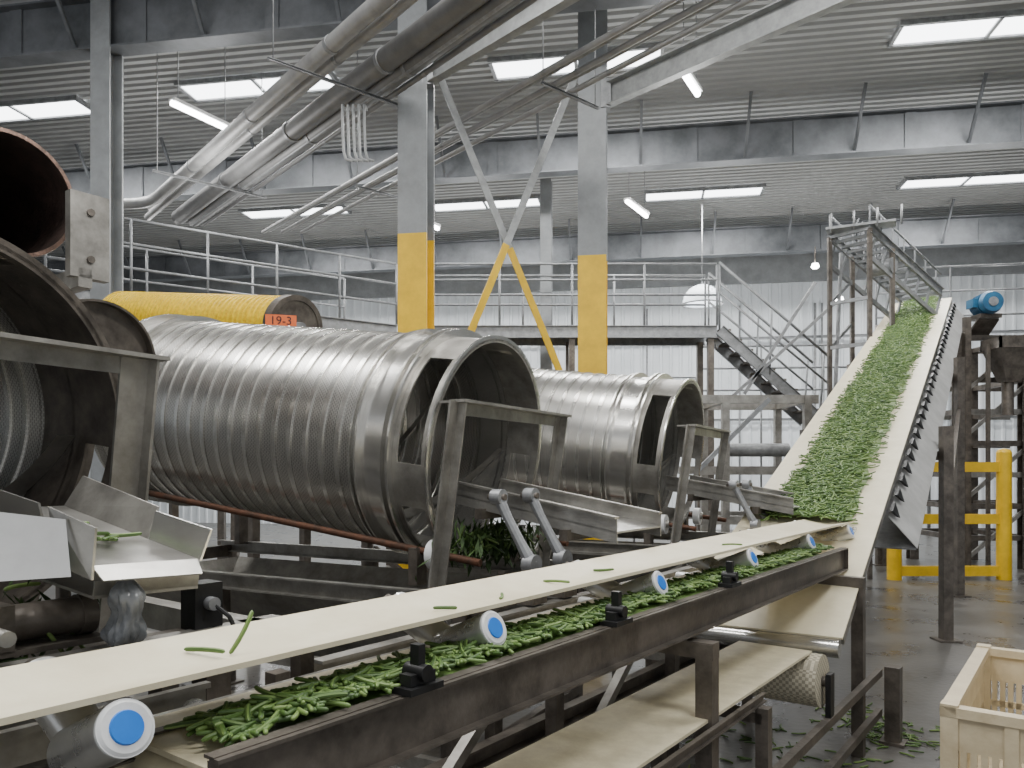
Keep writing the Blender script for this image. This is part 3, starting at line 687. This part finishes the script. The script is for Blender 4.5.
g=G(); g.beam(A.lerp(B,.15)+Vector((0,0,-.1)),Vector((A.x+.1,A.y,3.3)),.05,.06); parts.append(P('diagonal',g,galv))
mb=G(); c=A.lerp(B,.3)+w*.45+Vector((0,0,-.3)); mb.cyl(c,c+Vector((.25,-.3,0)),.14,n=18); parts.append(P('drive_drum',mb,galv))
thing('lift_conveyor','galvanised lattice lift conveyor above the incline belt','conveyor',parts)
g=G(); g.beam(A+Vector((-.1,-.1,.08)),A+Vector((.9,-.6,.08)),.4,.04); rr=[]
for i in range(4):
    q=A+Vector((-.1+.33*i,-.3-.17*i,0)); r=G(); r.cyl(q,q+Vector((0,0,.33)),.02,n=6); rr.append(P('post',r,galv))
thing('top_platform','small grey steel platform at the head of the lift conveyor','platform',[P('plate',g,galv)]+rr)
for i in range(9):
    q=A.lerp(B,.12+.05*i)+w*.4; g=G(); g.tube([(q.x,q.y,q.z),(q.x,q.y,q.z+.28),(q.x+.05,q.y,q.z+.42)],.015,6)
    thing('rod_tine','thin upright metal tine on the lift conveyor','tine',[P('rod_tine',g,rail)],group='upright tines')

parts=[]
for x in(6.62,8.52):
    g=G(); g.cyl((x,13.3,0),(x,13.3,2.2),.12,n=20); c=G(); c.lathe([(0,.12),(.05,.09),(.07,.001)],20,False,smooth=True)
    cc=G(); cc.add([(v.z+x,v.y+13.3,v.x+2.2) for v in c.v],c.f,True); parts+=[P('bollard',g,yel,None,(P('domed_cap',cc,yel),))]
for z in(1.95,1.05,.15):
    g=G(); g.beam((6.6,13.3,z),(8.5,13.3,z),.1,.17); parts.append(P('guard_rail',g,yel))
thing('guard_barrier','yellow painted steel guard barrier with round posts','barrier',parts)
parts=[]
for x in(3.0,4.15):
    for y in(10.8,12.0):
        g=G(); g.beam((x,y,0),(x,y,2.95),.1,.1); parts.append(P('leg',g,stainD))
for z in(1.2,1.9,2.9):
    for y in(10.8,12.0):
        g=G(); g.beam((2.6,y,z),(4.3,y,z),.08,.12); parts.append(P('crossbar',g,stainD))
for x in(3.0,4.15):
    g=G(); g.beam((x,10.8,2.9),(x,12,2.9),.08,.1); parts.append(P('crossbar',g,stainD))
g=G(); g.beam((2.6,10.75,1.9),(3.6,10.75,2.9),.06,.06); parts.append(P('diagonal',g,rail))
g=G(); g.cyl((3.1,11.4,2.2),(4.1,11.4,2.2),.1,n=18); parts.append(P('cross_roller',g,galv))
thing('roller_frame','dull steel support frame behind the farther drum','machine frame',parts)

# ------------------------------------------------------------------ left machinery
g=G(); g.lathe([(-.01,.325),(-1.8,.325),(-1.8,.31),(-.01,.31)],56,smooth=True); r=G(); r.lathe([(.0,.33),(-.03,.335),(-.06,.33),(-.06,.315),(0,.31)],56,smooth=True)
cp=G(); cp.lathe([(-1.2,.01),(-1.2,.31),(-1.22,.31),(-1.22,.01)],40)  # black disc standing in for the shade deep inside the tube
thing('feed_tube','large rusty round feed tube with dark open mouth','tube',[P('tube_wall',g,mat('tube_brown',(.09,.06,.05),(.04,.03,.026),.4,.5,9,.2,40)),P('rolled_rim',r,mat('rust_rim',(.26,.16,.12),(.12,.085,.07),.6,.38,15,.2,60)),P('shade_disc',cp,black)],PL@Matrix.Translation((-4.50,1.63,3.38)),recentre=False)
parts=[]
g=G(); g.box((-4.3,1.82,2.95),(-4.24,2.02,3.40)); parts.append(P('plate',g,stainD)); g=G(); g.box((-5.2,1.86,2.90),(-4.24,1.93,3.0)); parts.append(P('arm',g,stainD))
g=G(); g.beam((-5.0,1.9,0),(-5.0,1.9,2.95),.1,.1); parts.append(P('leg',g,dark))
for z in(3.05,3.3):
    g=G(); g.cyl((-4.24,1.92,z),(-4.225,1.92,z),.02,n=8); parts.append(P('bolt',g,dark))
thing('tube_bracket','stained steel bracket plate beside the rusty tube','bracket',parts,PL)
g=G(); g.lathe([(0,.312),(0,.325),(-.35,.325),(-.35,.312)],56,smooth=True); e=G(); e.lathe([(-.06,.01),(-.06,.312),(-.08,.312),(-.08,.01)],40)
thing('dark_ring_housing','dark round steel ring housing behind the open drum','housing',[P('ring_wall',g,dark),P('end_plate',e,dark)],PL@Matrix.Translation((-4.25,1.96,2.52))@Matrix.Rotation(TAU,4,'Y'),recentre=False)
YD=PL@Matrix.Translation((.8*-2.24-.6*8,.6*-2.24+.8*8,3.40))@Matrix.Rotation(math.radians(8.6),4,'Y')
parts=[]
pr=[]; x=-.12
while x>-3.7: pr+=[(x,.323),(x-.035,.323),(x-.05,.285),(x-.075,.285)]; x-=.09
g=G(); g.lathe([(-.06,.27)]+[(-.06,.29)]+pr+[(-3.78,.29),(-3.78,.27)],56); parts.append(P('yellow_screen',g,yelb,'bright yellow ribbed cover'))
g=G(); g.lathe([(0,.28),(0,.335),(-.12,.335),(-.12,.28)],56); parts.append(P('end_ring',g,dark))
g=G(); g.lathe([(-.01,.02),(-.01,.305),(-.03,.305),(-.03,.02)],56); parts.append(P('end_plate',g,dark,'dark round end plate'))
g=G(); g.cyl((-.1,0,0),(.08,0,0),.06,n=18); parts.append(P('hub',g,galv))
thing('yellow_drum','bright yellow finely ribbed drum with dark end','drum',parts,YD,recentre=False)
parts=[]
for t in(-6.9,-9.6):
    for s in(4.75,5.4):
        g=G(); g.beam((t,s,0),(t,s,3.0+(-t-6.6)*.15),.09,.09); parts.append(P('leg',g,dark))
for s in(4.75,5.4):
    g=G(); g.chan((-6.4,s,3.0),(-10.2,s,3.56),.05,.14); parts.append(P('side_rail',g,stainD))
g=G(); g.box((-6.45,4.7,2.87),(-6.4,5.45,3.07)); parts.append(P('end_beam',g,stainD))
thing('yellow_drum_stand','steel stand carrying the yellow drum','machine frame',parts,PL)
tc=bpy.data.curves.new('num','FONT'); tc.body='19-3'; tc.size=.115; tc.align_x='CENTER'; tc.align_y='CENTER'; tc.extrude=.001
to=bpy.data.objects.new('tmp',tc); col.objects.link(to); dg=bpy.context.evaluated_depsgraph_get(); me=bpy.data.meshes.new_from_object(to.evaluated_get(dg)); bpy.data.objects.remove(to)
sg=G(); sg.box((-.145,-.01,-.06),(.145,0,.06)); tg=G(); tg.add([(v.co.x,-.0125-v.co.z,v.co.y) for v in me.vertices],[tuple(p.vertices) for p in me.polygons])
thing('number_sign','small orange sign with black 19-3 beside the yellow drum','sign',[P('plate',sg,orange),P('lettering',tg,black,'black 19-3 lettering')],Matrix.Translation((-2.25,7.48,3.37))@Matrix.Rotation(math.radians(15),4,'Z'),recentre=False)
g=G(); g.lathe([(0,.001),(0,.3),(-2.6,.3),(-2.6,.001)],40,smooth=True); g2=G(); g2.lathe([(.02,.25),(.02,.33),(-.06,.33),(-.06,.25)],40)
g3=G(); g3.lathe([(-.5,.29),(-.5,.33),(-.56,.33),(-.56,.29)],40)
thing('steel_roller_drum','dull steel drum lying behind the banded drum','drum',[P('shell',g,stainD),P('end_ring',g2,dark),P('end_ring',g3,stainD)],PL@Matrix.Translation((-5.75,5.65,2.98))@Matrix.Rotation(TAU,4,'Y'),recentre=False)

g=G(); g.cyl((-2.25,.80,1.54),(-2.25,1.0,1.54),.05,n=24); g.cyl((-2.25,.98,1.54),(-2.25,1.02,1.54),.056,n=24)
b=G(); b.box((-2.33,.68,1.48),(-2.17,.80,1.60)); s=G(); s.cyl((-2.17,.74,1.54),(-2.05,.74,1.54),.02,n=10); f=G(); f.box((-2.33,.7,1.47),(-2.17,1.03,1.485))
thing('gear_motor','small dark gear motor under the bent chute','motor',[P('motor_body',g,dark),P('gearbox',b,dark),P('shaft',s,stainD),P('foot',f,dark)],PL)
for k,(y,z) in enumerate(((1.26,1.56),(.62,1.56))):
    g=G(); g.box((-2.2,y,z-.1),(-2.12,y+.09,z+.04)); h=G(); h.cyl((-2.12,y+.045,z-.02),(-2.09,y+.045,z-.02),.02,n=16); q=G(); q.tube([(-2.1,y+.045,z-.02),(-2.07,y+.08,z-.06),(-2.1,y+.12,z-.11)],.007,8)
    thing('pneumatic_valve','small dark valve block with a hose under the chute','valve',[P('valve_body',g,black),P('fitting',h,hubm),P('hose',q,black)],PL,group='small valve blocks')
g=G(); n=48; K=26; vs=[];fs=[]
for k in range(K):
    u=k/(K-1); z=u*.18; r=.014+.030*math.sin(min(1,u*1.25)*math.pi*.62)+.010*math.sin(u*9); r*= (1-u**10*.6)
    for i in range(n):
        a=i*math.tau/n; rr=r*(1+.16*math.sin(3*a+u*4)+.10*math.sin(7*a+u*7)+.05*math.sin(13*a-u*15))
        vs.append((-1.99+rr*math.cos(a)+.015*math.sin(u*5),.99+rr*math.sin(a),1.66-z))
for k in range(K-1):
    for i in range(n): fs.append((k*n+i,k*n+(i+1)%n,(k+1)*n+(i+1)%n,(k+1)*n+i))
g.add(vs,fs,True); thing('plastic_wrap','crumpled grey plastic wrap hanging under the chute','plastic wrap',[P('plastic_wrap',g,clothm)],PL)
g=G(); g.beam((-2.1,-.6,1.42),(-2.1,1.55,1.42),.10,.09); l=[]
for s in(-.3,1.3):
    q=G(); q.beam((-2.1,s,0),(-2.1,s,1.37),.08,.08); l.append(P('leg',q,dark))
q=G(); q.beam((-2.9,1.45,1.42),(-2.1,1.45,1.42),.07,.09); l.append(P('crossbar',q,stainD))
q=G(); q.beam((-2.45,-.6,1.36),(-2.45,1.55,1.36),.07,.08); l.append(P('side_beam',q,dark))
thing('beam_support','heavy stained steel beam on legs below the bent chute','machine frame',[P('beam',g,stainD)]+l,PL)
g=G(); g.box((-1.97,-.6,.25),(-1.95,1.19,1.34)); e=G(); e.box((-2.04,1.17,.25),(-1.97,1.19,1.34)); r=G()
r.box((-1.965,-.6,1.34),(-1.94,1.2,1.355)); lg=[]
for s in(-.4,1.1):
    q=G(); q.box((-2.02,s,0),(-1.97,s+.05,.25)); lg.append(P('leg',q,dark))
q=G(); q.box((-1.952,.80,.25),(-1.944,.83,1.34)); lg.append(P('seam_strip',q,stainD))
thing('sheet_metal_screen','flat stained sheet metal screen behind the belt','panel',[P('sheet',g,stainD),P('end_flange',e,galv),P('top_lip',r,stainD)]+lg,PL)

# ------------------------------------------------------------------ plastic bin
T0,T1,S0,S1,H=-.60,.60,4.50,6.17,.72
parts=[]
g=G()
for a,b in(((T0,S0),(T1,S0+.05)),((T0,S1-.05),(T1,S1)),((T0,S0),(T0+.05,S1)),((T1-.05,S0),(T1,S1))):
    g.box((a[0]-.012,a[1]-.012,H-.05),(b[0]+.012,b[1]+.012,H))
parts.append(P('rim',g,beige))
def wallp(x0,x1,fixed,ax,out):
    g=G(); L=x1-x0
    def bx(a,b,z0,z1,th=.03,off=0):
        if ax=='s0': g.box((a,fixed+off,z0),(b,fixed+th+off,z1))
        else: g.box((fixed+off,a,z0),(fixed+th+off,b,z1))
    for z0,z1 in((.12,.20),(.33,.37),(.50,H-.04)): bx(x0,x1,z0,z1)
    m=int(L/.046)
    for k in range(m+1):
        c=x0+L*k/m; bx(max(x0,c-.015),min(x1,c+.015),.2,.5)
    for k in range(5):
        c=x0+L*k/4; bx(max(x0,c-.03),min(x1,c+.03),.12,H-.05,.03,out*.012)
    return g
for arg in((T0,T1,S0+.005,'s0',-1),(T0,T1,S1-.04,'s0',1),(S0,S1,T0+.005,'t0',-1),(S0,S1,T1-.04,'t0',1)):
    parts.append(P('slotted_wall',wallp(*arg),beige))
g=G(); g.box((T0+.02,S0+.02,.12),(T1-.02,S1-.02,.15)); parts.append(P('bottom',g,beige))
for x in(T0,(T0+T1)/2-.06,T1-.12):
    g=G(); g.box((x,S0,0),(x+.12,S1,.12)); parts.append(P('skid',g,beige))
for x in(T0-.01,T1-.07):
    for y in(S0-.01,S1-.07):
        g=G(); g.box((x,y,.1),(x+.08,y+.08,H+.012)); parts.append(P('corner_post',g,beige))
thing('plastic_bin','cream slotted plastic harvest bin standing on the floor','bin',parts,PL)

# ------------------------------------------------------------------ beans
def bean_geo(L,r,bend,hook=0,n=9,k=8):
    pts=[];a=-bend/2;p=Vector((0,0,0));st=L/n
    for i in range(n+1):
        pts.append(p.copy()); p=p+Vector((math.cos(a),math.sin(a),0))*st*(.35 if i in(0,n-1) else 1); a+=bend/n+(hook if i>n-3 else 0)
    c=sum(pts,Vector())/len(pts); pts=[q-c for q in pts]
    rr=[r*.45]+[r*(.92 if i in(1,n-1) else 1+.04*(i%2)) for i in range(1,n)]+[r*.35]
    g=G(); g.tube(pts,rr,k); return g
var=[bean_geo(.115,.0058,.5),bean_geo(.13,.0060,.8),bean_geo(.105,.0062,.25),bean_geo(.135,.0056,.6,.22),bean_geo(.12,.0060,-.5),bean_geo(.09,.0058,.35)]
vmesh=[]
for g in var:
    o=mk('green_bean',g,beanm,Vector((0,0,0))); vmesh.append(o.data); bpy.data.objects.remove(o)
proto=None
def bean(M,label,group,v=None):
    global proto
    me=vmesh[v if v is not None else random.randrange(6)]
    if proto is None:
        o=bpy.data.objects.new('green_bean',me); proto=o
    else:
        o=proto.copy(); o.data=me
    o.name='green_bean'; col.objects.link(o); o.matrix_world=M
    o['label']=label; o['category']='green bean'; o['group']=group
def rndM(x,y,z,frame,tilt=.25,yaw=None):
    yaw=random.uniform(0,math.tau) if yaw is None else yaw
    return frame@Matrix.Translation((x,y,z))@Matrix.Rotation(yaw,4,'Z')@Matrix.Rotation(random.uniform(-tilt,tilt),4,'Y')@Matrix.Rotation(random.uniform(-.6,.6),4,'X')
bean(PL@Matrix.Translation((-1.69,1.03,1.512))@Matrix.Rotation(3.6,4,'Z'),'single curved green bean lying on the smooth cream belt','loose beans on the upper belt',1)
bean(PL@Matrix.Translation((-1.66,1.11,1.545))@Matrix.Rotation(1.6,4,'Z')@Matrix.Rotation(-1.0,4,'Y'),'hooked green bean standing up from the cream belt','loose beans on the upper belt',3)
for t,s,yw in((-1.63,1.82,.6),(-1.62,2.1,2.2),(-1.68,2.9,1.),(-1.64,4.3,.3),(-1.66,2.5,.2)):
    bean(rndM(t,s,1.504,PL,.02,yw),'green bean lying alone on the smooth cream belt','loose beans on the upper belt')
for i in range(10):
    t=random.uniform(-2.4,-2.02); bean(rndM(t,random.uniform(.93,1.11),1.71+(-t-1.97)*.15+.012,PL,.05),'green bean lying on the bent steel chute','beans on the bent chute')
def hill(t):
    k=abs(t+1.49)/.16
    return .048*max(0,1-k**2) if k<1 else 0
cnt=0
while cnt<281:
    s=.92+1.6*(random.random()); t=random.gauss(-1.50,.075)
    if t<-1.66 or t>-1.42: continue
    bean(rndM(t,s,1.358+hill(t)*min(1,(s-.8)/.3)+random.uniform(0,.016),PL,.2),'green bean in the heap on the lower belt','beans heaped on the lower belt'); cnt+=1
VS=[];FS=[];off=0
va=[np.array([tuple(q.co) for q in m.vertices]) for m in vmesh]; vf=[[tuple(p.vertices) for p in m.polygons] for m in vmesh]
def stuff(M):
    global off
    k=random.randrange(6); R=np.array(M.to_3x3()); T=np.array(M.translation)
    VS.append(va[k]@R.T+T); FS.extend([tuple(i+off for i in f) for f in vf[k]]); off+=len(va[k])
def sheet(fn,nu,nv):
    global off
    vs=[tuple(fn(i/nu,j/nv)) for i in range(nu+1) for j in range(nv+1)]
    VS.append(np.array(vs)); FS.extend([(off+i*(nv+1)+j,off+(i+1)*(nv+1)+j,off+(i+1)*(nv+1)+j+1,off+i*(nv+1)+j+1) for i in range(nu) for j in range(nv)]); off+=len(vs)
sheet(lambda u,v:PL@Vector((-1.41-.19*v,1.05+4.45*u,1.348+hill(-1.41-.19*v)*.7*min(1,u*12,(1-u)*20))),80,12)
for i in range(2800):
    s=random.uniform(2.4,5.5) if i%5>1 else random.uniform(.95,2.6); t=random.gauss(-1.50,.075)
    if t<-1.67 or t>-1.42: continue
    stuff(rndM(t,s,1.355+hill(t)*min(1,(s-.8)/.3)+random.uniform(0,.014 if s>2.6 else .004),PL,.2))
XC=-.50
def ihill(x): return .065*max(0,1-((x-XC)/.36)**2)
def wob(u): return .02*math.sin(u*37)+.02*math.sin(u*91)
sheet(lambda u,v:MI@Vector((XC-.32+.64*v+wob(u)*(1 if v>.5 else -1)*(0 if .2<v<.8 else 1),-.4+12.1*u,.004+ihill(XC-.32+.64*v)*.8)),120,12)
for i in range(9000):
    y=-.5+12.2*random.random()**1.12; x=random.gauss(XC,.18)
    if x<-.86 or x>-.14: continue
    stuff(rndM(x,y,.012+ihill(x)+random.uniform(0,.03),MI,.3))
for i in range(260):
    if i%2: X,Y=random.gauss(2.75,.25),random.gauss(5.7,.3)
    else: X,Y=random.gauss(1.8,.5),random.gauss(4.9,.5)
    stuff(rndM(X,Y,.008,ID,.02))
for c,n in(((-2.93,3.70,1.50),150),((-2.3,.66,1.46),90)):
    for i in range(n): stuff(rndM(random.gauss(c[0],.05),random.gauss(c[1],.16),random.gauss(c[2],.045),PL,1.4))
me=bpy.data.meshes.new('green_beans'); me.from_pydata(np.concatenate(VS).tolist(),[],FS); me.polygons.foreach_set('use_smooth',[True]*len(me.polygons)); me.materials.append(beanm)
o=bpy.data.objects.new('green_beans',me); col.objects.link(o); o['kind']='stuff'; o['label']='dense bed of green beans on the incline and lower belts'; o['category']='green beans'
def leaf(cx,cy,cz,n,sx,sy,sz,lab):
    g=G()
    for i in range(n):
        c=Vector((random.gauss(cx,sx),random.gauss(cy,sy),random.gauss(cz,sz))); a=random.uniform(0,6.28); l=random.uniform(.05,.13); w=l*.12
        d=Vector((math.cos(a),math.sin(a),random.uniform(-2.4,-.4))).normalized()*l; e=Vector((-math.sin(a),math.cos(a),0))*w
        g.add([c,c+d*.5+e,c+d,c+d*.5-e],[(0,1,2,3)])
    thing('leaf_trash',lab,'plant debris',[P('leaf_trash',g,greenm)],PL,kind='stuff')
leaf(-2.95,3.75,1.52,500,.06,.22,.06,'clump of wilted green stems below the drum mouth')
leaf(-2.45,.62,1.50,500,.08,.12,.09,'clump of wilted green leaves and stems hanging under the black-ringed drum')
leaf(-3.05,1.0,1.45,140,.06,.2,.04,'wilted green leaves caught in the black-ringed drum')

# ------------------------------------------------------------------ world & camera
w=bpy.data.worlds.new('World'); bpy.context.scene.world=w; w.use_nodes=True
w.node_tree.nodes['Background'].inputs[0].default_value=(.92,.95,1,1); w.node_tree.nodes['Background'].inputs[1].default_value=.85
cam=bpy.data.cameras.new('Camera'); co=bpy.data.objects.new('Camera',cam); col.objects.link(co)
co.location=(0,0,1.95); co.rotation_euler=(math.pi/2,0,0); cam.lens=27; cam.sensor_width=36; cam.shift_y=.081; cam.clip_start=.05
bpy.context.scene.camera=co
